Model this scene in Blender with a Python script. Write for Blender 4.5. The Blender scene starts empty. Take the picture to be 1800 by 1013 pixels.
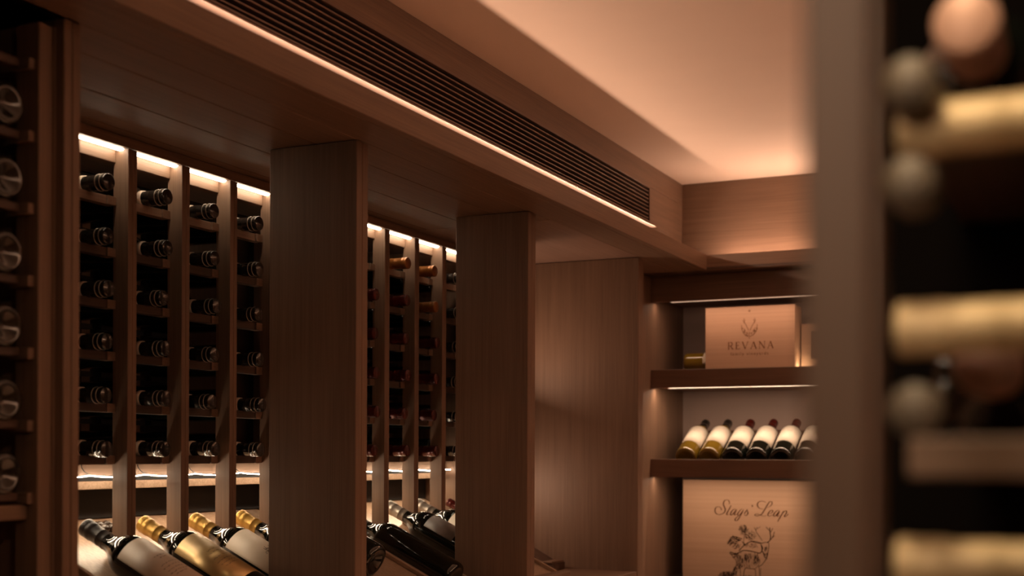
import bpy, bmesh, math, random
from mathutils import Vector, Matrix
random.seed(7)
S = bpy.context.scene
COL = S.collection
EYE = 1.5                      # height of the lens above the floor; z below is given relative to it

# ------------------------------------------------------------------ camera, world, exposure
F_PX, YAW, ROLL, CY = 2249.12, .44048, .00391, 797.744
cam_d = bpy.data.cameras.new('camera')
cam = bpy.data.objects.new('camera', cam_d); COL.objects.link(cam); S.camera = cam
cam_d.sensor_fit = 'HORIZONTAL'; cam_d.sensor_width = 36
cam_d.lens = F_PX / 1800 * 36
cam_d.shift_y = (CY - 506.5) / 1800
cam_d.clip_start = .02
fw = Vector((-math.sin(YAW), math.cos(YAW), 0)); rt = Vector((math.cos(YAW), math.sin(YAW), 0)); up = Vector((0, 0, 1))
rr = rt * math.cos(ROLL) + up * math.sin(ROLL); uu = up * math.cos(ROLL) - rt * math.sin(ROLL)
M = Matrix((rr, uu, -fw)).transposed().to_4x4(); M.translation = Vector((0, 0, EYE)); cam.matrix_world = M
cam_d.dof.use_dof = True; cam_d.dof.focus_distance = 3.1; cam_d.dof.aperture_fstop = 3.4
w = bpy.data.worlds.new('world'); S.world = w; w.use_nodes = True
w.node_tree.nodes['Background'].inputs[0].default_value = (1, .62, .42, 1)
w.node_tree.nodes['Background'].inputs[1].default_value = .004
S.view_settings.view_transform = 'Standard'; S.view_settings.look = 'None'
S.view_settings.exposure = 0.0; S.view_settings.gamma = 1; S.view_settings.use_curve_mapping = False
S.cycles.use_denoising = True
S.cycles.max_bounces = 7; S.cycles.diffuse_bounces = 4; S.cycles.glossy_bounces = 3
S.cycles.sample_clamp_indirect = 4
# strengths of the room's light strips and of the added fill lamps
WARM = (1, .63, .42); NEUT = (1, .80, .58)
E_COVE, E_COVE_BACK, E_FILL_RIGHT = 1.1, 30.0, 2.0
E_RACK, E_TUBE = 24.0, 70.0
E_NICHE, E_SHELF = .7, 1.2

XU_ = -1.4293
P_NICHE = 4.0
P_DISP = .9
P_FLOOR = 16
P_LEFT, P_BACK, P_RIGHT, P_AISLE_FILL = 13, 4, 52, 1.0
def area(name, loc, size, energy, color, aim, spread=180):
    d = bpy.data.lights.new(name, 'AREA'); d.shape = 'RECTANGLE'; d.size, d.size_y = size
    d.energy = energy; d.color = color; d.spread = math.radians(spread)
    o = bpy.data.objects.new(name, d); COL.objects.link(o); o.location = (loc[0], loc[1], loc[2] + EYE)
    o.rotation_euler = Vector(aim).to_track_quat('-Z', 'Y').to_euler()
    return o
# area lamps: troughs, alcove, niche and display, plus added unseen fills
area('trough_light_left', (XU_ + .006, 1.75, .735), (4.8, .004), P_LEFT, WARM, (1, 0, .1))
area('trough_light_back', (.5, 4.465, .690), (3.4, .012), P_BACK, WARM, (0, -1, .8), 130)
area('fill_light_right', (1.9, 2.2, .70), (3.9, .03), P_RIGHT, WARM, (-.55, 0, 1), 125)  # unseen fill added on the right to brighten ceiling and room
area('aisle_fill', (1.5, 1.0, .93), (.5, .5), P_AISLE_FILL, WARM, (-1, .1, -.55))  # unseen fill, added to brighten the fronts facing the aisle
area('alcove_lamp', (-1.84, 3.72, .22), (.16, .16), 1.2, WARM, (.35, .1, 1))
area('alcove_lamp_low', (-1.88, 3.70, -.12), (.10, .10), .7, WARM, (.45, .6, -.05))
area('floor_bounce_fill', (-.3, 2.2, .965), (.16, .9), P_FLOOR, WARM, (.05, 0, -1), 75)  # added out of view so the floor bounces light onto the soffit
area('niche_light_top', (-.47, 4.474, .5549), (2.1, .008), P_NICHE * .55, WARM, (0, .15, -1))
area('niche_light_middle', (-.47, 4.474, .2413), (2.1, .012), P_NICHE * 1.3, (1, .68, .45), (0, .15, -1))
area('niche_light_low', (-.47, 4.474, -.0823), (2.1, .012), P_NICHE * .8, (1, .68, .45), (0, .05, -1))
area('display_light_first', (-1.945, 2.215, -.0802), (.66, .01), P_DISP, (1, .75, .50), (.55, 0, -1), 150)
area('display_light_second', (-1.945, 3.235, -.0802), (.66, .01), P_DISP, (1, .75, .50), (.55, 0, -1), 150)
area('near_aisle_lamp', (-.25, -.35, .45), (.2, .2), .40, (1, .72, .50), (.17, .78, -.30), 60)  # added behind the lens to brighten the near post

# ------------------------------------------------------------------ materials
MATS = {}
def nodes_of(name):
    m = bpy.data.materials.new(name); m.use_nodes = True
    nt = m.node_tree; b = nt.nodes['Principled BSDF']
    return m, nt, b
def wood(name, dark, light, grain='Z', rough=.5, scale=1.0, bump=.12, spec=.35):
    if name in MATS: return MATS[name]
    m, nt, b = nodes_of(name); N, L = nt.nodes, nt.links
    tc = N.new('ShaderNodeTexCoord'); mp = N.new('ShaderNodeMapping'); L.new(tc.outputs['Object'], mp.inputs[0])
    a, c = 1.6 * scale, 70 * scale
    mp.inputs['Scale'].default_value = {'X': (a, c, c), 'Y': (c, a, c), 'Z': (c, c, a)}[grain]
    n1 = N.new('ShaderNodeTexNoise'); n1.inputs['Scale'].default_value = 1; n1.inputs['Detail'].default_value = 6; n1.inputs['Roughness'].default_value = .65
    n1.inputs['Distortion'].default_value = .4
    L.new(mp.outputs[0], n1.inputs['Vector'])
    mp2 = N.new('ShaderNodeMapping'); L.new(tc.outputs['Object'], mp2.inputs[0])
    mp2.inputs['Scale'].default_value = {'X': (a*3, c*6, c*6), 'Y': (c*6, a*3, c*6), 'Z': (c*6, c*6, a*3)}[grain]
    n2 = N.new('ShaderNodeTexNoise'); n2.inputs['Scale'].default_value = 1; n2.inputs['Detail'].default_value = 3
    L.new(mp2.outputs[0], n2.inputs['Vector'])
    mp3 = N.new('ShaderNodeMapping'); L.new(tc.outputs['Object'], mp3.inputs[0])
    mp3.inputs['Scale'].default_value = {'X': (.8, 6, 6), 'Y': (6, .8, 6), 'Z': (6, 6, .8)}[grain]
    n3 = N.new('ShaderNodeTexNoise'); n3.inputs['Scale'].default_value = 1; n3.inputs['Detail'].default_value = 2; n3.inputs['Distortion'].default_value = 1.2
    L.new(mp3.outputs[0], n3.inputs['Vector'])
    ad = N.new('ShaderNodeMath'); ad.operation = 'MULTIPLY_ADD'; ad.inputs[1].default_value = .45; L.new(n2.outputs[0], ad.inputs[0])
    ml = N.new('ShaderNodeMath'); ml.operation = 'MULTIPLY'; ml.inputs[1].default_value = .35; L.new(n1.outputs[0], ml.inputs[0]); L.new(ml.outputs[0], ad.inputs[2])
    ad2 = N.new('ShaderNodeMath'); ad2.operation = 'MULTIPLY_ADD'; ad2.inputs[1].default_value = .3; L.new(n3.outputs[0], ad2.inputs[0]); L.new(ad.outputs[0], ad2.inputs[2])
    cr = N.new('ShaderNodeValToRGB'); cr.color_ramp.elements[0].position = .40; cr.color_ramp.elements[1].position = .68
    cr.color_ramp.elements[0].color = (*dark, 1); cr.color_ramp.elements[1].color = (*light, 1)
    L.new(ad2.outputs[0], cr.inputs[0]); L.new(cr.outputs[0], b.inputs['Base Color'])
    bp = N.new('ShaderNodeBump'); bp.inputs['Strength'].default_value = bump; bp.inputs['Distance'].default_value = .002
    L.new(ad.outputs[0], bp.inputs['Height']); L.new(bp.outputs[0], b.inputs['Normal'])
    b.inputs['Roughness'].default_value = rough; b.inputs['Specular IOR Level'].default_value = spec
    MATS[name] = m; return m
def plain(name, col, rough=.5, metal=0, spec=.5, noise=0, nscale=30, bump=0, coat=0):
    if name in MATS: return MATS[name]
    m, nt, b = nodes_of(name); N, L = nt.nodes, nt.links
    b.inputs['Roughness'].default_value = rough; b.inputs['Metallic'].default_value = metal
    b.inputs['Specular IOR Level'].default_value = spec; b.inputs['Coat Weight'].default_value = coat
    tc = N.new('ShaderNodeTexCoord'); n = N.new('ShaderNodeTexNoise'); n.inputs['Scale'].default_value = nscale; n.inputs['Detail'].default_value = 4
    L.new(tc.outputs['Object'], n.inputs['Vector'])
    mx = N.new('ShaderNodeMix'); mx.data_type = 'RGBA'
    mx.inputs['A'].default_value = (*[max(0, c * (1 - noise)) for c in col], 1); mx.inputs['B'].default_value = (*[c * (1 + noise) for c in col], 1)
    L.new(n.outputs[0], mx.inputs['Factor']); L.new(mx.outputs['Result'], b.inputs['Base Color'])
    if bump:
        bp = N.new('ShaderNodeBump'); bp.inputs['Strength'].default_value = bump; bp.inputs['Distance'].default_value = .001
        L.new(n.outputs[0], bp.inputs['Height']); L.new(bp.outputs[0], b.inputs['Normal'])
    MATS[name] = m; return m
def glow(name, col, strength):
    if name in MATS: return MATS[name]
    m, nt, b = nodes_of(name)
    b.inputs['Base Color'].default_value = (.8, .8, .8, 1); b.inputs['Emission Color'].default_value = (*col, 1)
    b.inputs['Emission Strength'].default_value = strength
    MATS[name] = m; return m
WD, WL = (.135, .080, .053), (.215, .132, .088)
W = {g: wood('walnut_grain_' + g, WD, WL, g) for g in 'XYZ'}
WK = {g: wood('dark_walnut_grain_' + g, (.055, .031, .021), (.10, .058, .040), g, .45) for g in 'XYZ'}
W_OAK = wood('glossy_display_oak', (.26, .165, .105), (.47, .32, .22), 'X', .28, .6, .06, .5)
W_SHELF = wood('shelf_front_walnut', (.11, .064, .045), (.18, .108, .076), 'X', .45)
W_BOX = wood('pale_box_wood', (.46, .28, .185), (.56, .35, .235), 'X', .55, .35, .05)
W_BOX2 = wood('pale_box_wood_warm', (.46, .30, .20), (.56, .37, .255), 'X', .55, .22, .05)
M_CEIL = plain('warm_ceiling_paint', (.78, .63, .54), .9, noise=.03, nscale=8)
M_PLASTER = plain('mauve_plaster', (.36, .27, .24), .85, noise=.06, nscale=5)
M_BAR_SHADED = wood('shaded_rack_bar_walnut', (.045, .026, .018), (.08, .048, .034), 'Y', .6)  # walnut darkened, shade of the lower rack rows put into its colour
M_BLACK = plain('matte_black_backing', (.010, .007, .006), .8, noise=.2)
M_SLAT = plain('bronze_vent_metal', (.16, .10, .075), .38, .3)
M_GLASS = plain('black_green_bottle_glass', (.006, .007, .005), .07, spec=.6, coat=.5)
M_OLIVE = plain('olive_bottle_glass', (.16, .10, .012), .08, spec=.6, coat=.5)
M_CAP = {'matte': plain('matte_black_capsule', (.02, .015, .012), .38, .1, noise=.3, nscale=120, bump=.05),
         'black': plain('black_capsule_foil', (.022, .018, .015), .20, .25, noise=.4, nscale=300, bump=.2, coat=.6),
         'gold': plain('gold_capsule_foil', (.50, .30, .07), .36, .55, noise=.25, nscale=160, bump=.05),
         'red': plain('dark_red_capsule_foil', (.085, .010, .007), .25, .3, noise=.3, nscale=160, bump=.3),
         'amber': plain('amber_capsule_foil', (.26, .095, .02), .3, .45, noise=.3, nscale=160, bump=.3),
         'cream': plain('cream_capsule_foil', (.74, .55, .30), .45, .1, noise=.1, nscale=80),
         'rose': plain('rose_capsule_foil', (.52, .30, .22), .45, .15, noise=.1, nscale=80),
         'silver': plain('silver_capsule_foil', (.42, .38, .33), .3, .7, noise=.15, nscale=120)}
M_BAND = plain('cream_neck_band', (.62, .50, .40), .5, noise=.15, nscale=200)
M_TRIM = plain('silver_capsule_ring', (.42, .36, .30), .28, .7)
M_LAB = {'cream': plain('cream_label_paper', (.82, .71, .57), .5, noise=.05, nscale=60),
         'white': plain('white_label_paper', (.80, .72, .62), .5, noise=.04, nscale=60),
         'tan': plain('tan_label_paper', (.66, .54, .42), .48, noise=.06, nscale=60),
         'gold': plain('gold_foil_label', (.62, .44, .20), .34, .55, noise=.2, nscale=45, bump=.15),
         'slate': plain('slate_grey_label', (.20, .17, .16), .45, noise=.2, nscale=90)}
M_INK = plain('brown_black_ink', (.035, .02, .013), .8, spec=.1)
M_SCRIPT = plain('dark_brown_script_ink', (.075, .028, .012), .8, spec=.1)
M_INKSOFT = plain('burnt_brown_ink', (.17, .07, .035), .8, spec=.1)
M_INKMID = plain('faded_print_ink', (.16, .12, .09), .8, spec=.1)
M_CABLE = plain('black_cable', (.01, .01, .01), .5)
M_VINE = plain('gnarled_dark_vine', (.03, .018, .012), .35, noise=.6, nscale=90, bump=.8)
LED_COVE = glow('led_cove_warm', WARM, E_COVE); LED_BACK = glow('led_back_cove', WARM, E_COVE_BACK)
LED_FILL_RIGHT = glow('led_right_fill', WARM, E_FILL_RIGHT)
LED_RACK = glow('led_rack', NEUT, E_RACK); LED_TUBE = glow('led_tube', NEUT, E_TUBE)
LED_NICHE = glow('led_niche', WARM, E_NICHE); LED_SHELF = glow('led_shelf', (1, .68, .45), E_SHELF)

# ------------------------------------------------------------------ building helpers
def link(name, me, parent=None, loc=(0, 0, 0)):
    o = bpy.data.objects.new(name, me); COL.objects.link(o); o.location = loc
    if parent: o.parent = parent
    return o
def tag(o, label=None, cat=None, group=None, kind=None):
    for k, v in (('label', label), ('category', cat), ('group', group), ('kind', kind)):
        if v: o[k] = v
    return o
def thing(name, label, cat, loc=(0, 0, 0), group=None):
    o = bpy.data.objects.new(name, None); COL.objects.link(o); o.location = (loc[0], loc[1], loc[2] + EYE)
    o.empty_display_size = .05
    return tag(o, label, cat, group)
def mesh_from(name, bm, mat, smooth=False):
    me = bpy.data.meshes.new(name); bm.normal_update(); bm.to_mesh(me); bm.free()
    for m in (mat if isinstance(mat, (list, tuple)) else [mat]): me.materials.append(m)
    if smooth:
        for p in me.polygons: p.use_smooth = True
    return me
def box_bm(x0, x1, y0, y1, z0, z1, bev=.0012, bm=None):
    b = bmesh.new()
    r = bmesh.ops.create_cube(b, size=1)
    for v in r['verts']:
        v.co = Vector(((x0 + x1) / 2 + v.co.x * abs(x1 - x0), (y0 + y1) / 2 + v.co.y * abs(y1 - y0), (z0 + z1) / 2 + v.co.z * abs(z1 - z0)))
    if bev: bmesh.ops.bevel(b, geom=b.edges[:], offset=min(bev, .3 * min(abs(x1-x0), abs(y1-y0), abs(z1-z0))), segments=1, affect='EDGES')
    if bm is not None:
        t = bpy.data.meshes.new('t'); b.to_mesh(t); b.free(); bm.from_mesh(t); bpy.data.meshes.remove(t); return bm
    return b
def box(name, x0, x1, y0, y1, z0, z1, mat, parent=None, bev=.0012):
    """box in room coordinates (z relative to the lens height); parented boxes keep their world place"""
    if parent:
        L = parent.location if parent.parent is None else parent.parent.location
        o = link(name, mesh_from(name, box_bm(x0 - L.x, x1 - L.x, y0 - L.y, y1 - L.y, z0 + EYE - L.z, z1 + EYE - L.z, bev), mat), parent)
    else:
        cx, cy, cz = (x0 + x1) / 2, (y0 + y1) / 2, z0 + EYE
        o = link(name, mesh_from(name, box_bm(x0 - cx, x1 - cx, y0 - cy, y1 - cy, 0, z1 - z0, bev), mat), None, (cx, cy, cz))
    return o
def struct(name, *a, **k):
    return tag(box(name, *a, **k), kind='structure')
def lathe(profile, seg=32, cap=True):
    bm = bmesh.new(); rings = []
    for r, z in profile:
        if r < 1e-6: rings.append([bm.verts.new((0, 0, z))])
        else: rings.append([bm.verts.new((r * math.cos(2*math.pi*i/seg), r * math.sin(2*math.pi*i/seg), z)) for i in range(seg)])
    for a, b in zip(rings, rings[1:]):
        for i in range(seg):
            j = (i + 1) % seg
            if len(a) == 1 and len(b) > 1: bm.faces.new((a[0], b[j], b[i]))
            elif len(b) == 1 and len(a) > 1: bm.faces.new((a[i], a[j], b[0]))
            elif len(a) > 1: bm.faces.new((a[i], a[j], b[j], b[i]))
    bmesh.ops.recalc_face_normals(bm, faces=bm.faces[:])
    return bm
def smooth_pts(pts, n=6):
    out = []; P = [pts[0]] + list(pts) + [pts[-1]]
    for i in range(1, len(P) - 2):
        for k in range(n):
            t = k / n; q = []
            for d in range(2):
                p0, p1, p2, p3 = P[i-1][d], P[i][d], P[i+1][d], P[i+2][d]
                q.append(.5 * ((2*p1) + (-p0+p2)*t + (2*p0-5*p1+4*p2-p3)*t*t + (-p0+3*p1-3*p2+p3)*t**3))
            out.append(tuple(q))
    out.append(tuple(pts[-1])); return out
def ribbons(strokes, mapf, name, mat, parent, loc=(0, 0, 0), depth=.0004):
    """printed or burnt lines: strokes = [(points, width or width function)], mapf(u, v, h) -> 3-D"""
    vs, fs = [], []
    for pts, wd in strokes:
        n = len(pts); base = len(vs)
        for i, p in enumerate(pts):
            a = pts[max(0, i-1)]; b = pts[min(n-1, i+1)]
            dx, dy = b[0]-a[0], b[1]-a[1]; l = math.hypot(dx, dy) or 1
            h = (wd(i / max(1, n-1), dx / l, dy / l) if callable(wd) else wd) / 2
            nx, ny = -dy / l * h, dx / l * h
            vs.append(mapf(p[0]+nx, p[1]+ny, depth)); vs.append(mapf(p[0]-nx, p[1]-ny, depth))
        for i in range(n - 1):
            k = base + 2*i; fs.append((k, k+1, k+3, k+2))
    me = bpy.data.meshes.new(name); me.from_pydata(vs, [], fs); me.materials.append(mat)
    return link(name, me, parent, loc)
def tube(name, pts, r, mat, parent=None, seg=8):
    L = parent.location if parent else Vector((0, 0, 0))
    bm = bmesh.new(); rings = []
    P = [Vector((p[0], p[1], p[2] + EYE)) - L for p in pts]
    for i, p in enumerate(P):
        d = (P[min(i+1, len(P)-1)] - P[max(i-1, 0)]).normalized()
        a = d.orthogonal().normalized(); b = d.cross(a)
        rings.append([bm.verts.new(p + (a*math.cos(2*math.pi*k/seg) + b*math.sin(2*math.pi*k/seg)) * r) for k in range(seg)])
    for a, b in zip(rings, rings[1:]):
        for i in range(seg): bm.faces.new((a[i], a[(i+1) % seg], b[(i+1) % seg], b[i]))
    bm.faces.new(rings[0][::-1]); bm.faces.new(rings[-1])
    return link(name, mesh_from(name, bm, mat, True), parent)

# ------------------------------------------------------------------ the room
ZF = -EYE; ZS, ZC, ZL, ZLIP = .6457, .9827, .6457, .699
XF, XP, XU, XR = -1.297, -1.413, -1.4293, -1.83
YL, YH, YU, YB = 4.347, 4.435, 4.4795, 4.8226
XN = -1.533                                          # left side of the niche in the back wall
XRIGHT, YNEAR = 2.3, -1.3
struct('floor', -2.3, XRIGHT, YNEAR, 5.0, ZF - .05, ZF, wood('pale_oak_floor', (.38, .26, .18), (.50, .36, .26), 'Y', .4, .5), bev=0)
struct('ceiling', -2.3, XRIGHT, YNEAR, 5.0, ZC, ZC + .05, M_CEIL, bev=0)
struct('wall_left', -2.3, -2.18, YNEAR, 5.0, ZF, ZC, WK['Z'], bev=0)
struct('wall_back', -2.18, XRIGHT, YB, 5.0, ZF, ZC, M_PLASTER, bev=0)
struct('wall_right', XRIGHT, XRIGHT + .1, YNEAR, 5.0, ZF, ZC, W['Z'], bev=0)
struct('wall_near', -2.3, XRIGHT, YNEAR - .1, YNEAR, ZF, ZC, WK['Z'], bev=0)

# bulkhead over the racks: upper face with the vent opening, lip of the light trough, trough floor
VY1 = 4.115; VZ0, VZ1 = .785, .905
t1 = tag(box('trim_1', XU - .02, XU, YNEAR, YU + .02, VZ1, ZC, W['Y']), kind='structure')
L0 = t1
box('panel', XU - .02, XU, VY1, YU, ZLIP - .03, VZ1 - .0005, W['Y'], t1)
box('panel', XU - .02, XU, YNEAR, VY1 - .0005, ZLIP - .03, VZ0 - .024, W['Y'], t1)
t2 = struct('trim_2', XF - .02, XF, YNEAR, YL, ZS, ZLIP, W['Y'])
struct('trim_3', XU, XF - .0205, YNEAR, YL + .02, ZS + .012, ZS + .028, W['Y'])
# back wall bulkhead
struct('trim_4', XU, XRIGHT, YU, YU + .02, ZLIP - .03, ZC - .0005, W['X'])
struct('trim_5', XF - .02, XRIGHT, YL + .0005, YL + .0205, ZS, ZLIP, W['X'])
struct('trim_6', XF - .02, XRIGHT, YL + .021, YU + .02, ZS + .012, ZS + .028, W['X'])
struct('trim_7', XN, XRIGHT, YL - .0, YH + .3, ZS + .0005, ZS + .0115, WK['X'])
# soffit boards in front of and above the racks, joints open by a hair
t8 = thing('trim_8', None, None, (XP, 1.5, ZS)); t8['kind'] = 'structure'
box('panel', XP + .001, XF - .021, YNEAR, YL - .001, ZS, ZS + .0115, W['Y'], t8)
for x0, x1 in ((-1.513, XP - .0015), (-1.655, -1.5155), (-1.80, -1.6575), (-2.15, -1.8025)):
    box('panel', x0, x1, 1.466, 3.24, ZS + .0006, ZS + .0120, W['Y'], t8)
# alcove ceiling
struct('trim_9', -2.18, XP - .001, 3.2425, 4.40, ZS + .001, ZS + .012, wood('paler_alcove_board', (.17, .10, .075), (.26, .165, .125), 'Y'))  # paler wood than the other soffit boards

# vent: frame, louvres and dark duct, with the light strip under it
v = thing('air_vent', 'long dark linear slot vent with thin metal louvres above the glowing strip', 'vent', (XU, 2.0, VZ0))
VY0 = -.6
box('duct', XU - .10, XU - .09, VY0, VY1, VZ0, VZ1, M_BLACK, v, 0)
box('duct_side', XU - .09, XU - .021, VY0, VY1, VZ1 - .003, VZ1 - .001, M_BLACK, v, 0)
box('frame', XU - .02, XU + .003, VY0, VY1, VZ1 - .006, VZ1 - .0005, M_SLAT, v, .0005)
box('frame', XU - .02, XU + .003, VY1 - .006, VY1, VZ0 + .004, VZ1 - .006, M_SLAT, v, .0005)
box('frame', XU - .02, XU + .004, VY0, VY1, VZ0, VZ0 + .005, M_SLAT, v, .0005)
box('shade_bar', XU - .018, XU + .0285, VY0, VY1, .7665, .7705, M_SLAT, v, .0004)
box('shade_bar_back', XU - .02, XU - .001, VY0, VY1, .771, VZ0 - .0003, M_SLAT, v, 0)
NS = 8
for k in range(NS):
    z = VZ0 + .012 + (VZ1 - .010 - VZ0 - .012) * (k) / (NS - .4)
    box('louvre', XU - .018, XU + .000, VY0, VY1 - .006, z, z + .0038, M_SLAT, v, .0004)
ls = thing('light_strip', 'warm glowing strip along the foot of the long slot vent', 'light', (XU, 2.0, .762))
box('housing', XU - .02, XU - .001, VY0, VY1, .7455, .766, M_BLACK, ls, 0)
box('diffuser', XU - .0008, XU + .002, VY0, VY1 - .002, .750, .7660, LED_COVE, ls, 0)
b = tag(box('light_strip', XU + .15, XRIGHT - .02, YL + .055, YL + .075, .676, .690, LED_BACK, None, 0), 'light strip hidden in the trough below the back wall fascia', 'light')
b = tag(box('light_strip', XRIGHT - .03, XRIGHT - .012, -.8, 4.2, .70, .715, LED_FILL_RIGHT, None, 0), 'added unseen fill strip along the right hand wall', 'light')  # glowing box added for room fill, out of view

# deep partition panels standing in front of the racks (two laminated boards each)
def partition(x0, x1, y0, y1, label, notch=.006):
    t = thing('partition_panel', label, 'partition', (x1, y0, ZF), 'full height partition panels')
    m = y0 + (y1 - y0) * .5
    box('board', x0, x1, y0, m - .001, ZF, ZS - .0005, W['Z'], t)
    box('board', x0, x1 - .001, m + .001, y1, ZF, ZS - .0005, W['Z'], t)
    box('spine', x0 + .002, x1 - notch, m - .0009, m + .0009, ZF, ZS - .001, M_BLACK, t, 0)
partition(-1.63, XP, 1.434, 1.468, 'leftmost brown partition panel beside the blurred bottle bases')
partition(-1.63, XP, 2.2434, 2.2895, 'tall dark brown partition panel between the two lit bottle racks')
partition(-1.63, XP, 3.094, 3.1445, 'tall dark brown partition panel between the second rack and the empty alcove')
# far cheek of the alcove: broad lit panel
t = thing('partition_panel', 'broad lighter brown panel closing the empty alcove on its right', 'partition', (XP, 3.9655, ZF), 'full height partition panels')
box('board', -2.18, XP, 3.9655, 3.989, ZF, ZS - .0005, W['Z'], t)
box('board', -2.18, XP - .001, 3.9905, 4.0149, ZF, ZS - .0005, W['Z'], t)
struct('trim_10', XN - .02, XN, 4.016, YB, ZF, ZS - .001, W['Z'])
struct('trim_11', -2.18, -1.66, 3.585, 3.605, ZF, ZS - .001, W['Z'])
struct('trim_12', -1.87, -1.835, 2.566, 2.883, ZF, ZS - .001, W['Z'])

# ------------------------------------------------------------------ bottles
BODY = [(0, .012), (.012, .010), (.024, .002), (.030, .0), (.0345, .0015), (.0368, .006), (.0375, .014), (.0375, .185), (.0368, .195), (.0345, .205),
        (.030, .2145), (.0245, .2225), (.0195, .2300), (.0165, .238), (.0150, .248), (.0142, .262), (.0140, .285), (.0140, .299), (0, .299)]
CAPS = [(.0150, .2300), (.0158, .2305), (.01575, .2385), (.0150, .2400), (.0150,.2480), (.0153, .2488), (.0153, .2502), (.0150, .2512), (.0149, .2620), (.0153, .2628), (.0153, .2642), (.0149, .2652), (.0149, .2790), (.0152, .2815), (.0159, .2835), (.0159, .2900), (.0154, .2915), (.0157, .2925), (.0159, .3000), (.0156, .3020), (.0140, .3030), (0, .3033)]
RING = [(.0168, .0), (.0171, .0003), (.0171, .0017), (.0168, .002)]
_mc = {}
def cached(key, fn):
    if key not in _mc: _mc[key] = fn()
    return _mc[key]
def label_mesh(mat, z0, z1, half, r=.0379):
    def f():
        bm = bmesh.new(); n = 22; g = []
        for i in range(n + 1):
            a = -half + 2 * half * i / n
            g.append([bm.verts.new((q * math.cos(a), q * math.sin(a), z)) for q, z in ((r, z0), (r, z1), (r - .0006, z1), (r - .0006, z0))])
        for a, b2 in zip(g, g[1:]):
            for k in range(4): bm.faces.new((a[k], b2[k], b2[(k+1) % 4], a[(k+1) % 4]))
        bm.faces.new(g[0]); bm.faces.new(g[-1][::-1]); bmesh.ops.recalc_face_normals(bm, faces=bm.faces[:])
        me = mesh_from('label', bm, mat)
        for p in me.polygons: p.use_smooth = len(p.vertices) == 4 and abs(p.normal.z) < .5
        return me
    return cached(('lab', mat.name, z0, z1, half), f)
_neck = BODY[7:18]
BODY = BODY[:7] + smooth_pts(_neck, 3) + BODY[18:]
def bottle(label, group, base, axis, face, cap='black', lab=None, glass=None, scale=1.04, band=True, rings=True, lz=(.075, .168), half=1.25, prints=None, fat=1):
    """base = centre of the bottle's foot, axis = direction foot to cork, face = side the label looks to"""
    z = Vector(axis).normalized(); x = Vector(face); x = (x - z * x.dot(z)).normalized(); y = z.cross(x)
    t = thing('wine_bottle', label, 'wine bottle', base, group)
    R = Matrix((x, y, z)).transposed()
    t.rotation_euler = R.to_euler(); t.scale = (scale * fat, scale * fat, scale)
    g = glass or M_GLASS
    link('glass_body', cached(('g', g.name), lambda: mesh_from('glass_body', lathe(BODY, 36), g, True)), t)
    if cap:
        link('capsule', cached(('c', cap), lambda: mesh_from('capsule', lathe(CAPS, 28), M_CAP[cap], True)), t)
    if rings and cap == 'black':
        for zz in (.2795, .2905):
            link('capsule_ring', cached('ring', lambda: mesh_from('capsule_ring', lathe([(.0160, 0), (.01675, .0003), (.01675, .0013), (.0160, .0016)], 28), M_TRIM, True)), t, (0, 0, zz))
    if band:
        link('neck_band', cached('band', lambda: mesh_from('neck_band', lathe([(.0150, .2345), (.0176, .2345), (.0174, .2395), (.0168, .2440), (.0148, .2440)], 28), M_BAND, True)), t)
    if lab:
        lm = link('label', label_mesh(M_LAB[lab], lz[0], lz[1], half), t)
        if prints:
            mapc = lambda u, vv, h: ((.0379 + h) * math.cos(u / .0379), (.0379 + h) * math.sin(u / .0379), vv)
            ribbons(prints, mapc, 'print', M_INKMID, lm, depth=.00015)
    return t

WORD = ['first', 'second', 'third', 'fourth', 'fifth', 'sixth']
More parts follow.
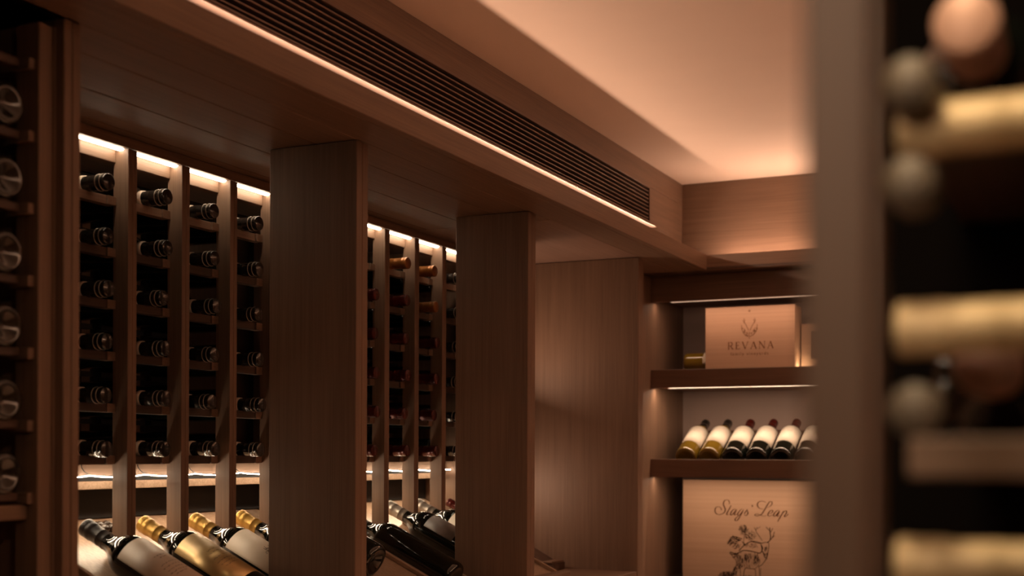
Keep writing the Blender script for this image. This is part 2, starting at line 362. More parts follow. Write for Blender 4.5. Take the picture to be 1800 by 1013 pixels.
# ------------------------------------------------------------------ racks
PITCH, OPEN = .167, .140
SL = .475                                             # fall of the display shelf per metre
def surf(x): return -.1476 - SL * (x + 1.8757) - .0495 * math.sqrt(1 + SL * SL)
def rack(y_left, ncol, label, z0, step=.10637, last_z=-.21, ext=0):
    """column openings start at y_left + k*PITCH; one post before each and one after the last"""
    t = thing('wine_rack', label, 'wine rack', (XR, y_left, ZF), 'built in bottle racks')
    pz0 = last_z
    for k in range(ncol + 1):
        y1 = y_left + k * PITCH; y0 = y1 - (PITCH - OPEN)
        zb = pz0
        box('post', XR - .04, XR, y0, y0 + .0135, zb, .6225, W['Z'], t, .0008)
        box('post', XR - .04, XR - .0008, y0 + .0150, y1, zb, .6225, W['Z'], t, .0008)
        box('rear_post', -2.15, -2.115, y0, y1, -.02, .6225, W['Z'], t, .0008)
    ya, yb = y_left - (PITCH - OPEN), y_left + ncol * PITCH
    box('header', XR - .012, XR, ya, yb, .6232, ZS - .0005, W['Y'], t)
    box('led_strip', XR - .0245, XR - .014, ya, yb, .6195, .6235, LED_RACK, t, 0)
    box('back_panel', -2.165, -2.152, ya, yb, -.055, ZS - .001, M_BLACK, t, 0)  # black stands in for the unlit depth of the rack
    box('back_panel', -2.0, -1.993, ya, yb + ext, -.143, -.0790, M_BLACK, t, 0)
    box('lit_fascia', -1.926, -1.918, ya, yb + ext, -.0500, -.0258, W['Y'], t, .0006)
    box('ledge', -2.15, -1.93, ya, yb + ext, -.0785, -.0610, W_OAK, t, .001)
    box('shadow_gap', -1.945, -1.935, ya, yb + ext, -.0605, -.0505, M_BLACK, t, 0)
    for c in range(ncol):
        yo = y_left + c * PITCH
        box('top_rail', -1.885, XR - .033, yo + .0002, yo + OPEN - .0002, .595, .6225, W['Y'], t)
        for r in range(6):
            z = z0 + r * step
            box('crossbar', -1.885, -1.866, yo + .0004, yo + OPEN - .0242, z - .0365, z - .0185, (W['Y'] if r == 5 else M_BAR_SHADED), t, .0006)  # lower rows use the shaded copy, top row the plain walnut
            box('end_block', -1.885, -1.862, yo + OPEN - .0238, yo + OPEN - .0002, z - .0365, z - .0185, W['X'], t, .0006)
            box('rear_crossbar', -2.10, -2.082, yo + .0004, yo + OPEN - .0004, z - .0545, z - .0435, M_BLACK, t, 0)  # black as well, inner shade of the rack put into the colour
        # light tube lying behind the lowest row, one end a little lower
    # sagging light cord clipped behind the lowest crossbars, with a feed wire at every clip
    pts = []
    for k in range(-1, ncol + 3):
        yj = y_left + k * PITCH + .11
        pts += [(-1.903, yj, -.0487), (-1.903, yj + .03, -.0512), (-1.903, yj + .085, -.0535), (-1.903, yj + .14, -.0512)]
    pts = [p for p in pts if ya < p[1] < yb + ext]
    tube('led_cord', [(-1.903, ya + .001, pts[0][2])] + pts + [(-1.903, yb + ext - .001, pts[-1][2])], .0010, LED_TUBE, t)
    for k in range(-1, ncol):
        yj = y_left + k * PITCH + .11
        if yj - .02 > ya: tube('cable', [(-1.905, yj + .001, -.0475), (-1.911, yj - .006, -.040), (-1.914, yj - .010, -.033), (-1.9155, yj - .010, -.0262)], .0010, M_CABLE, t, 6)
    for o in t.children:
        if o.name.startswith('post'):
            for q in o.data.vertices:
                if q.co.z + t.location.z - EYE < -.15: q.co.z += surf(q.co.x + t.location.x) + .0006 - pz0
    return t
Y1 = 1.8946; Y2 = 2.9133
rack(Y1, 4, 'walnut bottle rack of four columns under bright top lights, left of the dark partition', .0116, ext=.29)
rack(Y2, 4, 'second lit bottle rack seen in the narrower opening between two dark partitions', .0116)
tiltc = math.atan(SL)
AX = Vector((-1, 0, SL)).normalized(); NRM = Vector((SL, 0, 1)).normalized()

# sloping display shelves with ribs between the bottles
def slope_box(bm, x0, x1, y0, y1, h0, h1):
    vs = []
    for x in (x0, x1):
        for y in (y0, y1):
            for h in (h0, h1): vs.append(bm.verts.new((x, y, surf(x) + h)))
    for f in ((0,1,3,2), (4,6,7,5), (0,4,5,1), (2,3,7,6), (0,2,6,4), (1,5,7,3)): bm.faces.new([vs[i] for i in f])
def display(ya, yb, ribs, label):
    t = thing('display_shelf', label, 'shelf', (-1.6, (ya+yb)/2, surf(-1.6) - .03))
    def add(name, x0, x1, y0, y1, h0, h1, mat):
        bm = bmesh.new(); slope_box(bm, x0, x1, y0, y1, h0, h1); bmesh.ops.recalc_face_normals(bm, faces=bm.faces[:])
        bmesh.ops.bevel(bm, geom=bm.edges[:], offset=.001, segments=1, affect='EDGES')
        for q in bm.verts: q.co -= Vector((t.location.x, t.location.y, t.location.z - EYE))
        return link(name, mesh_from(name, bm, mat), t)
    add('shelf_board', -2.13, -1.505, ya, yb, -.02, 0, W_OAK)
    for y in ribs: add('rib', -1.825, -1.506, y - .006, y + .006, .0002, .012, W_OAK)
    add('front_lip', -1.504, -1.490, ya, yb, -.025, .03, W['Y'])
    return t
display(1.58, 2.70, [Y1 - .0135 + k * PITCH for k in range(5)], 'sloping pale wood display shelf below the first rack')
display(2.72, 3.58, [Y2 - .0135 + k * PITCH for k in range(5)], 'sloping pale wood display shelf below the second rack')

# bottles lying in the racks, corks to the aisle
for (yl, rackname, caps, grp) in ((Y1, 'first lit rack', None, 'black capped bottles lying in the first lit rack'), (Y2, 'second lit rack', True, 'bottles lying in the second lit rack')):
    for c in range(4):
        for r in range(6):
            z = .0116 + r * .10637; yc = yl + (c + .5) * PITCH - .0135
            row = 5 - r
            if caps is None: cap, desc = 'black', 'black capped bottle'
            elif c == 3: cap, desc = 'black', 'black capped bottle'
            else:
                cap = {(1, 0): 'amber', (2, 0): 'amber', (0, 0): None, (2, 1): 'amber'}.get((c, row), 'red')
                if cap is None: continue
                desc = ('amber capped bottle' if cap == 'amber' else 'dark red capped bottle')
            dx = random.uniform(-.006, .006); tz = random.uniform(-.006, .002)
            lab = f'{desc} in {WORD[c]} column of the {rackname}, {WORD[row]} from top'
            bottle(lab, grp, (-1.814 + dx - .3033 * 1.04, yc + random.uniform(-.002, .002), z - .004), (1, random.uniform(-.012, .012), tz),
                   (random.uniform(-.3, .3), random.uniform(-1, 1), 1), cap, None, band=(cap == 'black'))

# display bottles
def squiggles(zs, halfw, seed, wd=.0007):
    rnd = random.Random(seed); out = []
    for z, hw in zip(zs, halfw):
        u = -hw
        while u < hw:
            l = rnd.uniform(.003, .009); pts = []
            for i in range(7): pts.append((u + l * i / 6, z + rnd.uniform(-.0012, .0012)))
            out.append((smooth_pts(pts, 3), wd)); u += l + .002
    return out
def rot_print(strokes): return strokes
def tip_base(y, tip=(-1.8757, -.151), s=1.2):
    L = .3033 * s
    return (tip[0] - AX.x * L, y, tip[1] - AX.z * L)
yc = lambda yl, c: yl + (c + .5) * PITCH - .0135
pr1 = squiggles([.135, .128, .112, .104, .096, .088, .081], [.010, .004, .016, .018, .016, .017, .012], 1)
pr2 = squiggles([.138, .130, .116, .106, .098, .090], [.012, .014, .018, .02, .018, .015], 2)
rnd = random.Random(5)
deer_print = []
for i in range(90):
    a = rnd.uniform(0, 2*math.pi); q = math.sqrt(rnd.random())
    u, vz = .014 * q * math.cos(a), .112 + .010 * q * math.sin(a)
    deer_print.append(([(u, vz), (u + rnd.uniform(-.003, .003), vz + rnd.uniform(-.003, .004))], .0009))
for u0, a in ((-.008, .006), (-.004, .009), (.005, .008), (.010, .006)): deer_print.append(([(u0, .12), (u0 + .001, .12 + a)], .0008))
deer_print += squiggles([.092, .086], [.012, .006], 8)
G1 = 'bottles tilted on the display shelf below the first rack'
FC = Vector((.25, -.35, 1))
bottle('tilted bottle with black capsule and plain tan label, leftmost on the front display shelf', G1, tip_base(yc(Y1, 0)), AX, FC, 'matte', 'tan', band=False, scale=1.2, rings=False, lz=(.05, .19), half=1.15, prints=pr1)
bottle('tilted bottle with gold capsule and shiny gold label on the front display shelf', G1, tip_base(yc(Y1, 1)), AX, FC, 'gold', 'gold', band=False, scale=1.2, lz=(.05, .19), half=1.15, prints=pr2)
bottle('tilted bottle with gold capsule and cream label with an animal sketch', G1, tip_base(yc(Y1, 2)), AX, FC, 'gold', 'cream', band=False, scale=1.2, lz=(.05, .19), half=1.15, prints=deer_print)
bottle('tilted gold capped bottle half hidden by the tall partition, fourth on the front display shelf', G1, tip_base(yc(Y1, 3)), AX, FC, 'gold', 'white', band=False, scale=1.2, lz=(.05, .19), half=1.15)
G2 = 'bottles tilted on the display shelf below the second rack'
bottle('unlabelled black bottle tilted foot first on the second display shelf, leftmost there', G2, tip_base(yc(Y2, 0) , (-1.90, -.175)), AX, FC, 'matte', None, band=False, scale=1.2, rings=False)
bottle('tilted dark bottle with small slate grey label on the second display shelf', G2, tip_base(yc(Y2, 1)), AX, FC, 'silver', 'slate', band=False, scale=1.2, lz=(.10, .18), half=.9)
bottle('tilted bottle with large cream label beside the right partition on the second display shelf', G2, tip_base(yc(Y2, 2)), AX, FC, 'silver', 'cream', band=False, scale=1.2, lz=(.05, .19), half=1.2)
bottle('tilted red capped bottle at the right end of the second display shelf', G2, tip_base(yc(Y2, 3), (-1.86, -.15), .88), AX, FC, 'red', 'cream', band=False, scale=.88)
bottle('black bottle foot peeking out at the bottom, left of the second display shelf', G2, (-1.60, 2.632, -.262), AX, FC, 'black', None, band=False, scale=1.15)

# gnarled vine pieces and metal dots lying behind the tilted bottles
def vine(loc, lumps, label):
    bm = bmesh.new()
    for (dx, dy, dz, r, sx, sy, sz) in lumps:
        m = Matrix.Translation((dx, dy, dz)) @ Matrix.Diagonal((sx, sy, sz, 1))
        g = bmesh.ops.create_icosphere(bm, subdivisions=3, radius=r, matrix=m)
        for q in g['verts']:
            c = Vector((dx, dy, dz)); n = q.co - c
            q.co = c + n * (1 + .16 * math.sin(q.co.x * 900) * math.sin(q.co.y * 760 + 1) + random.uniform(-.04, .04))
    o = link('vine_knot', mesh_from('vine_knot', bm, M_VINE, True), None, (loc[0], loc[1], loc[2] + EYE))
    return tag(o, label, 'vine wood')
vine((-1.948, 2.084, surf(-1.948) + .010), [(0, -.004, 0, .011, 1.1, 1, 1), (.012, -.003, -.004, .010, 1.4, 1, .9), (0, .019, .001, .011, 1.1, 1, 1), (.012, .020, -.004, .010, 1.3, 1, .9)], 'knobbly dark vine wood lying between the first two tilted bottles')
vine((-1.955, 2.405, surf(-1.955) + .004), [(0, -.01, 0, .012, 1.2, 1.5, .4), (-.004, .012, 0, .008, 1, 1.6, .4), (.01, -.018, 0, .009, 1.4, 1, .35), (.0, .03, 0, .005, 1, 1.6, .5)], 'flat dark vine scrap lying behind the bottle with the animal sketch')
vine((-1.93, 2.652, surf(-1.93) + .006), [(0, 0, 0, .010, 1.3, 1, .7), (.008, .010, 0, .007, 1.2, 1, .6)], 'small vine knot beside the fourth tilted bottle')

# ------------------------------------------------------------------ nearer rack at the left edge, bottle feet to the aisle
t = thing('wine_rack', 'blurred dark rack cut by the left edge of the picture, bottle feet outwards', 'wine rack', (-1.44, 1.40, ZF), 'built in bottle racks')
box('post', -1.475, -1.43, 1.4015, 1.4285, ZF, .632, W['Z'], t)
box('post', -1.475, -1.43, 1.262, 1.290, ZF, .632, W['Z'], t)
box('filler_strip', -1.445, -1.4285, 1.4288, 1.4335, ZF, .632, W['Z'], t, 0)  # added to cover the shaded gap beside the partition with brown
box('side_panel', -1.95, -1.64, 1.436, 1.450, ZF, .70, WK['Z'], t, 0)
box('back_panel', -1.97, -1.95, .60, 1.45, ZF, .70, M_BLACK, t, 0)
box('ceiling_panel', -1.97, XP - .002, .60, 1.433, .70, .712, WK['Y'], t, 0)
for r in range(7):
    z = -.0316 + r * .1062 - .0
    box('crossbar', -1.475, -1.455, 1.2905, 1.3895, z - .0405, z - .0285, WK['Y'], t, .0006)
    box('end_block', -1.475, -1.438, 1.390, 1.4012, z - .0445, z - .0285, W['X'], t, .0006)
    box('rear_crossbar', -1.70, -1.68, 1.2905, 1.3895, z - .045, z - .0325, WK['Y'], t, 0)
for r in range(6):
    z = -.0316 + r * .1062
    bottle(f'blurred dark bottle foot at the left edge, {WORD[5-r]} from the top', 'bottle feet at the left edge', (-1.435, 1.3495, z), (-1, 0, 0), (0, 0, 1), 'black', None, scale=.80, band=False, rings=False)
box('low_rail', -1.475, -1.45, 1.2905, 1.4012, -.10, -.078, W['Y'], t)

# ------------------------------------------------------------------ alcove counter
c = thing('counter', 'brown counter board at the bottom of the empty alcove', 'counter', (-1.8, 3.8, -.384))
box('top', -2.17, -1.415, 3.607, 3.964, -.404, -.384, W['X'], c)
box('front_panel', -2.17, -1.45, 3.65, 3.67, ZF, -.4045, W['Z'], c)
s = thing('book_stand', 'small dark wooden stand with sloping top on the alcove counter', 'stand', (-1.8, 3.89, -.3838))
bm = bmesh.new(); pr = [(-2.00, -.215), (-1.96, -.215), (-1.70, -.3535), (-1.96, -.3535), (-2.00, -.3535)]
a = [bm.verts.new((x + 1.8, -.045, z + .3838)) for x, z in pr]; b2 = [bm.verts.new((x + 1.8, .045, z + .3838)) for x, z in pr]
for i in range(5): bm.faces.new((a[i], a[(i+1) % 5], b2[(i+1) % 5], b2[i]))
bm.faces.new(a[::-1]); bm.faces.new(b2); bmesh.ops.recalc_face_normals(bm, faces=bm.faces[:])
link('slope', mesh_from('slope', bm, WK['X']), s)
box('plinth', -2.02, -1.658, 3.845, 3.935, -.3838, -.3600, WK['X'], s)
box('plinth_top', -2.02, -1.664, 3.842, 3.938, -.3598, -.3537, W['X'], s)

# ------------------------------------------------------------------ niche in the back wall
XE = .6
struct('trim_13', XN + .001, XE, YH, YH + .02, .5535, ZS - .0005, W_SHELF)
struct('trim_14', XN + .001, XE, YH + .021, YB - .001, .5745, .588, W['X'])
b = tag(box('light_strip', XN + .06, XE - .02, YH + .045, YH + .060, .5560, .5680, LED_NICHE, None, 0), 'thin glowing strip under the niche header above the tall wine box', 'light')
def niche_shelf(z0, z1, label, glowm):
    t = thing('wall_shelf', label, 'shelf', (XN, YH, z0), 'thick shelves across the lit niche')
    box('front_board', XN + .001, XE, YH, YH + .022, z0, z1, W_SHELF, t)
    box('shelf_board', XN + .001, XE, YH + .0225, YB - .001, z1 - .026, z1 - .006, WK['X'], t)
    box('underside', XN + .001, XE, YH + .045, YB - .001, z0 + .004, z0 + .012, W['X'], t)
    box('led_strip', XN + .05, XE - .02, YH + .052, YH + .068, z0 + .0005, z0 + .0085, glowm, t, 0)
niche_shelf(.241, .3065, 'thick dark shelf carrying the tall wine box, glowing along its underside', LED_SHELF)
niche_shelf(-.0826, -.0179, 'thick dark shelf carrying the row of tilted white labelled bottles', glow('led_lower_shelf', (1, .68, .45), 1.0))
t = thing('wall_shelf', 'lowest niche shelf, under the box with the stag', 'shelf', (XN, YH, -.47), 'thick shelves across the lit niche')
box('front_board', XN + .001, XE, YH, YH + .022, -.53, -.462, WK['X'], t)
box('shelf_board', XN + .001, XE, YH + .0225, YB - .001, -.485, -.4625, WK['X'], t)

# sloping cradle and bottles of the middle shelf
cr = thing('bottle_cradle', 'sloping ribbed cradle under the row of white labelled bottles', 'cradle', (-1.0, YH + .1, -.0239))
BA = Vector((0, .25, .129)).normalized(); bs = BA.z / BA.y
bm = bmesh.new()
ya, yb2 = YH + .055, YB - .06
def cz(y): return -.0133 + bs * (y - 4.47) - .041 * math.sqrt(1 + bs * bs)
def wedge(x0, x1, h0, h1, mat, name, ya, yb2):
    bm = bmesh.new(); vs = []
    for x in (x0, x1):
        for y in (ya, yb2):
            for h in (h0, h1): vs.append(bm.verts.new((x + 1.0, y - YH - .1, max(cz(y) + h, -.0239) + .0239)))
    for f in ((0,1,3,2), (4,6,7,5), (0,4,5,1), (2,3,7,6), (0,2,6,4), (1,5,7,3)): bm.faces.new([vs[i] for i in f])
    bmesh.ops.recalc_face_normals(bm, faces=bm.faces[:])
    return link(name, mesh_from(name, bm, mat), cr)
wedge(-1.47, XE - .05, -.008, 0, W['Y'], 'sloping_board', YH + .12, YB - .06)
NBX = [-1.4107 + .087 * k for k in range(7)]
for k in range(8): wedge(-1.4107 + .087 * (k - .5) - .003, -1.4107 + .087 * (k - .5) + .003, .0002, .016, W['Y'], 'rib', YH + .12, YB - .07)
names = ['leftmost white labelled bottle of the niche row, olive glass', 'second white labelled bottle of the niche row, olive glass',
         'third bottle of the niche row, black glass and dark red cap', 'fourth bottle of the niche row, black glass and red cap', 'fifth bottle of the niche row, black glass and red cap',
         'sixth bottle of the niche row, half hidden by the blurred post', 'seventh bottle of the niche row, behind the blurred post']
for k, x in enumerate(NBX):
    z = squiggles([.155, .148], [.010, .006], 20 + k, .0009)
    bottle(names[k], 'tilted bottles on the middle niche shelf', (x, 4.47, -.0133), BA, (.12, -1, .5), 'black' if k < 2 else 'red', 'white',
           glass=M_OLIVE if k < 2 else M_GLASS, scale=.95, fat=1.12, band=False, rings=False, lz=(.066, .192), half=1.3, prints=z)

# upper shelf: boxes, lying bottle, added puck light
SZ = .3008
def crate(name, label, x0, x1, y0, y1, z0, z1, mat):
    t = thing(name, label, 'box', ((x0 + x1) / 2, y0, z0))
    th = .009
    box('front_board', x0, x1, y0, y0 + th, z0, z1, mat, t, .0008)
    box('back_board', x0, x1, y1 - th, y1, z0, z1, mat, t, .0008)
    box('side_board', x0, x0 + th, y0 + th + .0003, y1 - th - .0003, z0, z1 - .0003, mat, t, .0008)
    box('side_board', x1 - th, x1, y0 + th + .0003, y1 - th - .0003, z0, z1 - .0003, mat, t, .0008)
    box('top_board', x0 + th + .0003, x1 - th - .0003, y0 + th + .0003, y1 - th - .0003, z1 - th, z1 - .0006, mat, t, .0008)
    box('bottom_board', x0 + th + .0003, x1 - th - .0003, y0 + th + .0003, y1 - th - .0003, z0 + .0002, z0 + th, mat, t, .0008)
    return t
RX0, RX1, RY, RZ0, RZ1 = -1.3615, -1.0327, 4.55, SZ + .0002, .5365
rv = crate('wine_box', 'large pale wooden wine box lettered REVANA standing on the upper shelf', RX0, RX1, RY, RY + .11, RZ0, RZ1, W_BOX)
def on_face(x0, y, ztop, su, sv, L):
    return lambda u, vv, h: (x0 + u * su - L.x, y - h - L.y, ztop - vv * sv + EYE - L.z)
# crop units of the front: u 0..800 left to right, v 0..535 top to bottom
mf = on_face(RX0, RY, RZ1, (RX1 - RX0) / 800, (RZ1 - RZ0) / 535, rv.location)
def arc(cx, cy, rx, ry, a0, a1, n=14): return [(cx + rx * math.cos(math.radians(a0 + (a1-a0)*i/n)), cy + ry * math.sin(math.radians(a0 + (a1-a0)*i/n))) for i in range(n + 1)]
def serif_letter(ch, x, y, w_, h_):
    T, t_ = h_ * .15, h_ * .055
    P = lambda *q: [(x + a * w_, y + b * h_) for a, b in q]
    s = lambda a, b: (P((a - .13, b), (a + .13, b)), t_)
    o = []
    if ch == 'R': o = [(P((.15, 0), (.15, 1)), T), s(.15, 1), (P((.02, 0), (.5, 0)), t_), (arc(x + .5*w_, y + .26*h_, .3*w_, .25*h_, -90, 90), T * .8), (P((.15, .5), (.5, .51)), t_), (P((.45, .5), (.9, 1)), T), s(.92, 1)]
    if ch == 'E': o = [(P((.2, 0), (.2, 1)), T), (P((.05, 0), (.85, 0)), t_), (P((.05, 1), (.9, 1)), t_), (P((.2, .48), (.7, .48)), t_), (P((.85, 0), (.85, .17)), t_), (P((.9, .82), (.9, 1)), t_), (P((.7, .38), (.7, .6)), t_)]
    if ch == 'V': o = [(P((.08, 0), (.52, 1)), T), (P((.92, 0), (.52, 1)), t_ * 1.2), s(.08, 0), s(.92, 0)]
    if ch == 'A': o = [(P((.5, 0), (.92, 1)), T), (P((.5, 0), (.08, 1)), t_ * 1.2), (P((.22, .65), (.76, .65)), t_), s(.08, 1), s(.92, 1)]
    if ch == 'N': o = [(P((.12, 0), (.12, 1)), t_ * 1.2), (P((.12, 0), (.88, 1)), T), (P((.88, 0), (.88, 1)), t_ * 1.2), s(.12, 0), s(.12, 1), s(.88, 0)]
    return o
st = []
xs = 205
for ch, w_ in zip('REVANA', (50, 40, 56, 56, 58, 52)):
    st += serif_letter(ch, xs, 292, w_, 58); xs += w_ + 19
ribbons(st, mf, 'lettering', M_INKSOFT, rv, depth=.0004)
def text_part(txt, size, spacing, x, y, z, mat, parent):
    cu = bpy.data.curves.new('t', 'FONT'); cu.body = txt; cu.size = size; cu.space_character = spacing; cu.align_x = 'CENTER'
    o = bpy.data.objects.new('t', cu); COL.objects.link(o); dg = bpy.context.evaluated_depsgraph_get()
    me = bpy.data.meshes.new_from_object(o.evaluated_get(dg)); bpy.data.objects.remove(o)
    me.materials.clear(); me.materials.append(mat)
    L = parent.location
    for q in me.vertices: q.co = (q.co.x + x - L.x, y - L.y, q.co.y + z + EYE - L.z)
    return link('lettering', me, parent)
text_part('family vineyards', .0155, 1.35, (RX0 + RX1) / 2 + .0, RY - .0004, RZ1 - .1765, M_INKSOFT, rv)
rnd = random.Random(11); em = []
for s_ in (1, -1):
    C = lambda u: 398 + s_ * (u - 398)
    em.append((smooth_pts([(C(350), 98), (C(352), 125), (C(372), 160), (C(392), 200)], 4), 4))
    em.append((smooth_pts([(C(328), 150), (C(333), 195), (C(358), 232), (C(392), 250)], 4), 4))
    em.append((smooth_pts([(C(340), 112), (C(348), 132), (C(356), 140)], 4), 3)); em.append(([(C(352), 128), (C(362), 108)], 3))
    for i in range(46):
        a = rnd.uniform(15, 175) if False else rnd.uniform(100, 178); q = rnd.uniform(.62, 1)
        u, vv = 398 + 70 * q * math.cos(math.radians(a)), 175 + 74 * q * math.sin(math.radians(a))
        d = rnd.uniform(0, 6.28); em.append(([(C(u), vv), (C(u + 9 * math.cos(d)), vv + 9 * math.sin(d))], 2.6))
em.append(([(398, 210), (398, 268)], 4))
ribbons(em, mf, 'emblem', M_INKSOFT, rv, depth=.0004)
ribbons([(arc(398, 38, 6, 6, 0, 360, 12), 5)], mf, 'knot', M_INKSOFT, rv, depth=.0003)

bx = crate('wine_box', 'smaller pale wooden box with a dark square panel, right of the lettered box', -1.026, -.92, 4.63, 4.72, RZ0, .472, W_BOX)
box('dark_panel', -.990, -.935, 4.6285, 4.6298, RZ0 + .045, .445, WK['X'], bx, .0005)
lp = thing('added_puck_light', 'tiny added puck light brightening the gap between the two wooden boxes', 'lamp', (-1.012, 4.60, SZ))  # added to give the small box its glow at the foot
def disc(name, r, z0, z1, mat, parent):
    return link(name, mesh_from(name, lathe([(0, z0), (r, z0), (r, z1), (0, z1)], 20), mat), parent)
disc('base', .012, 0.0002, .004, M_BLACK, lp); disc('lens', .010, .0041, .007, glow('puck', (1, .72, .42), 90), lp)
bottle('olive bottle lying on its side, left of the REVANA wine box', 'bottles on the upper niche shelf', (-1.452, 4.60, SZ + .0385), (1, .02, 0), (0, -.5, 1), 'black', 'cream', glass=M_OLIVE, scale=1.0, band=False, rings=False, lz=(.075, .17))

# box with the stag on the lowest shelf
GX0, GX1, GY, GZ1, GZ0 = -1.4609, -.93, 4.60, -.0945, -.4618
sg = crate('wine_box', 'large pale wooden wine box with a stag drawing and script lettering', GX0, GX1, GY, GY + .17, GZ0, GZ1, W_BOX2)
K = .000406
mg = on_face(GX0 - 115 * K, GY, GZ1 + 115 * K, K, K, sg.location)
def brush(thick, thin):
    return lambda t, dx, dy: (thin + (thick - thin) * max(0, abs(dy) - .35) / .65) * (.35 + .65 * math.sin(math.pi * min(1, max(0, t)) ) ** .5)
SA = [[(545,340),(558,290),(535,225),(480,205),(410,225),(370,280),(365,360),(400,440),(425,510),(405,590),(340,645),(230,680),(140,655),(92,590),(95,500),(140,440),(215,430),(280,465),(300,515),(285,545)],
 [(615,375),(560,480),(500,590),(468,650),(490,682),(540,655)],
 [(780,495),(710,498),(650,545),(605,620),(595,675),(635,680),(700,610),(760,520)], [(800,500),(755,590),(715,660),(735,682),(790,650)],
 [(1000,495),(940,498),(880,560),(828,635),(830,680),(880,680),(945,610),(1000,530)], [(1025,500),(960,620),(890,745),(820,845),(760,858),(742,820),(790,755),(880,690)],
 [(1035,640),(1090,560),(1150,490)], [(1125,510),(1150,560),(1158,610),(1135,660),(1085,688),(1040,660)], [(1292,350),(1300,385),(1288,412)]]
SB = [[(545,265),(480,235),(400,225),(320,245),(268,305),(270,380),(320,440),(400,468),(460,462)],
 [(570,425),(660,385),(720,320),(730,255),(690,228),(640,250),(585,330),(530,430),(470,530),(410,620),(350,665),(260,690),(195,675),(195,645),(260,632),(350,650),(420,685),(490,690),(560,668)],
 [(640,610),(710,590),(750,545),(740,505),(690,510),(630,570),(600,640),(620,685),(680,680),(740,640)],
 [(955,505),(890,510),(830,560),(785,630),(780,680),(830,685),(890,610),(950,530)], [(975,515),(930,600),(890,665),(910,690),(970,650)],
 [(1095,515),(1040,620),(970,740),(905,860)], [(1040,610),(1110,540),(1165,508),(1190,535),(1170,600),(1120,675),(1140,695),(1200,655),(1250,600)]]
SC = [[(393.75 + .2852 * x, 236.25 + .2852 * y) for x, y in q] for q in SA] + [[(735 + .2852 * x, 236.25 + .2852 * y) for x, y in q] for q in SB]
ribbons([(smooth_pts(s_, 6), brush(11, 5.2)) for s_ in SC], mg, 'script_lettering', M_SCRIPT, sg, depth=.0004)
# stag drawing; coordinates from a closer study, 8.96 units per picture unit
def D(p): return ((p[0] / 8.96 + 80) * 5.25, (p[1] / 8.96 + 80) * 5.25)
ln = []
def dl(pts, wd=8, sm=5): ln.append(([D(p) for p in (smooth_pts(pts, sm) if len(pts) > 2 else pts)], wd * 5.25 / 8.96))
for p, wd in [([(820,425),(858,395),(872,335),(863,275),(860,195)],13), ([(864,280),(892,235),(908,200)],8), ([(860,245),(832,222),(800,188)],8), ([(868,385),(900,345),(918,300),(930,258)],9), ([(895,352),(935,318)],7),
    ([(745,402),(705,345),(655,275),(640,235),(615,195)],6), ([(645,245),(660,205),(655,190)],5), ([(650,220),(688,205),(712,185)],5),
    ([(735,442),(780,425),(838,430),(846,480),(836,560),(820,650),(790,700),(745,762),(688,805)],8), ([(725,455),(740,520),(738,545),(762,590),(778,650)],12), ([(725,470),(745,500),(748,540)],14),
    ([(780,500),(800,520),(795,545)],10), ([(240,590),(300,608),(350,610),(400,582),(460,560),(560,566),(640,580),(705,592),(738,560)],12), ([(235,600),(262,630),(350,612)],10),
    ([(262,610),(285,670),(330,705),(342,770),(318,850),(290,912)],7), ([(380,570),(435,505),(500,452),(572,418),(640,430),(725,445)],11), ([(575,420),(610,410),(700,425),(740,440)],6),
    ([(490,825),(560,836),(628,842),(642,890),(645,1100)],7), ([(490,825),(460,890),(455,1100)],9), ([(400,850),(405,900),(415,1100)],7), ([(690,800),(702,880),(700,1100)],7), ([(722,815),(720,900),(716,1100)],6), ([(628,842),(668,800),(690,780)],5),
    ([(470,480),(455,400),(470,300),(480,200)],6), ([(430,420),(460,470),(440,500)],9), ([(200,470),(235,430),(260,370),(310,350),(370,365),(430,385)],10), ([(300,365),(350,395),(410,405)],14)]:
    dl(p, wd)
rnd = random.Random(3)
def scrib(cx, cy, rx, ry, n, l, wd, ang=None):
    for i in range(n):
        a = rnd.uniform(0, 6.28); q = math.sqrt(rnd.random()); x, y = cx + rx * q * math.cos(a), cy + ry * q * math.sin(a)
        d = rnd.uniform(0, 6.28) if ang is None else ang + rnd.uniform(-.25, .25); k = l * rnd.uniform(.5, 1.3)
        dl([(x, y), (x + k * math.cos(d) * .6 + rnd.uniform(-4, 4), y + k * math.sin(d) * .5), (x + k * math.cos(d), y + k * math.sin(d))], wd, 2)
scrib(300, 400, 85, 50, 60, 24, 5); scrib(245, 440, 48, 38, 34, 24, 6); scrib(450, 240, 60, 70, 80, 30, 5); scrib(560, 330, 90, 70, 90, 24, 4); scrib(335, 490, 60, 45, 45, 24, 4)
scrib(570, 480, 110, 30, 50, 18, 4); scrib(520, 640, 55, 60, 34, 50, 4, 1.6); scrib(655, 650, 45, 75, 40, 50, 4, 1.6); scrib(560, 700, 160, 105, 100, 40, 2.6, 1.6); scrib(400, 730, 60, 100, 60, 50, 4, 1.75)
scrib(360, 640, 60, 40, 40, 30, 4); scrib(800, 560, 25, 100, 40, 30, 4, 1.6); scrib(200, 960, 130, 60, 130, 34, 6); scrib(420, 1000, 90, 35, 60, 34, 8); scrib(560, 990, 80, 40, 60, 26, 7); scrib(760, 1010, 110, 30, 50, 26, 5); scrib(330, 860, 40, 60, 40, 40, 4, 1.8)
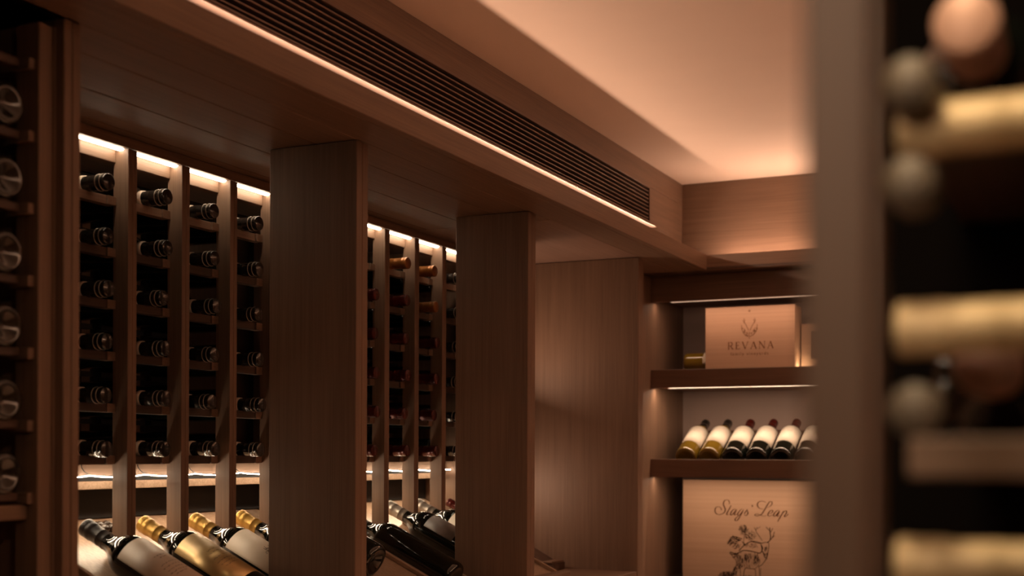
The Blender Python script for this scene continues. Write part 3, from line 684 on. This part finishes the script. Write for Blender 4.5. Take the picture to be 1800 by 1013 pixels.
ribbons(ln, mg, 'stag_drawing', M_INK, sg, depth=.0004)

# ------------------------------------------------------------------ blurred rack right beside the lens
t = thing('wine_rack', 'strongly blurred brown rack filling the right edge of the picture', 'wine rack', (-.08, .43, ZF))
box('post', -.0935, -.0715, .422, .446, ZF, .75, W['Z'], t)
box('post', -.182, -.166, 1.052, 1.078, ZF, .75, WK['Z'], t)
box('back_panel', -.166, 1.2, 1.052, 1.06, ZF, .75, plain('near_black_panel', (.004, .0025, .002), .9, spec=.1), t, 0)
box('header', -.182, 1.2, .4465, 1.078, .7505, .77, W['Y'], t)
for z in (.1600, .0620, -.0540):
    box('cradle', -.030, .26, .620, .690, z - .045, z - .0335, WK['X'], t)
box('shelf_rail', -.085, .9, .60, .62, -.010, .008, W['X'], t)
for k, (z, nm) in enumerate([(.1600, 'upper'), (.0620, 'middle'), (-.0540, 'lowest')]):
    bottle(f'{nm} one of the blurred cream capped bottles at the right edge', 'blurred bottles at the right edge', (-.098 + .3033 * 1.16, .655, z), (-1, 0, 0), (0, 0, 1), 'cream', 'cream', band=False, scale=1.16, fat=.74)
for x, z, nm in ((-.073, .232, 'upper'), (-.062, .049, 'lower')):
    bottle(f'{nm} blurred rose capped bottle end, behind the cream ones at the right edge', 'blurred bottles at the right edge', (x, .72 + .3033 * 1.1, z), (0, -1, 0), (0, 0, 1), 'rose', 'cream', band=False, scale=1.1)
    box('cradle', x - .035, x + .035, .80, 1.045, z - .053, z - .0425, WK['Y'], t)
for x, z in ((-.088, .175), (-.088, .128), (-.085, .021)):
    p = link('peg', mesh_from('peg', lathe([(0, 0), (.012, 0), (.0125, .002), (.0125, .03), (0, .03)], 20), plain('pale_peg_wood', (.13, .10, .07), .5, noise=.1), True), t, (x + .08, .19, z + EYE - ZF - EYE))
    p.rotation_euler = (-math.pi / 2, 0, 0)
area('near_rack_fill', (-.12, .42, .55), (.12, .12), 2.8, (1, .74, .45), (.05, .25, -.6))  # unseen lamp added to brighten the blurred cream capsules
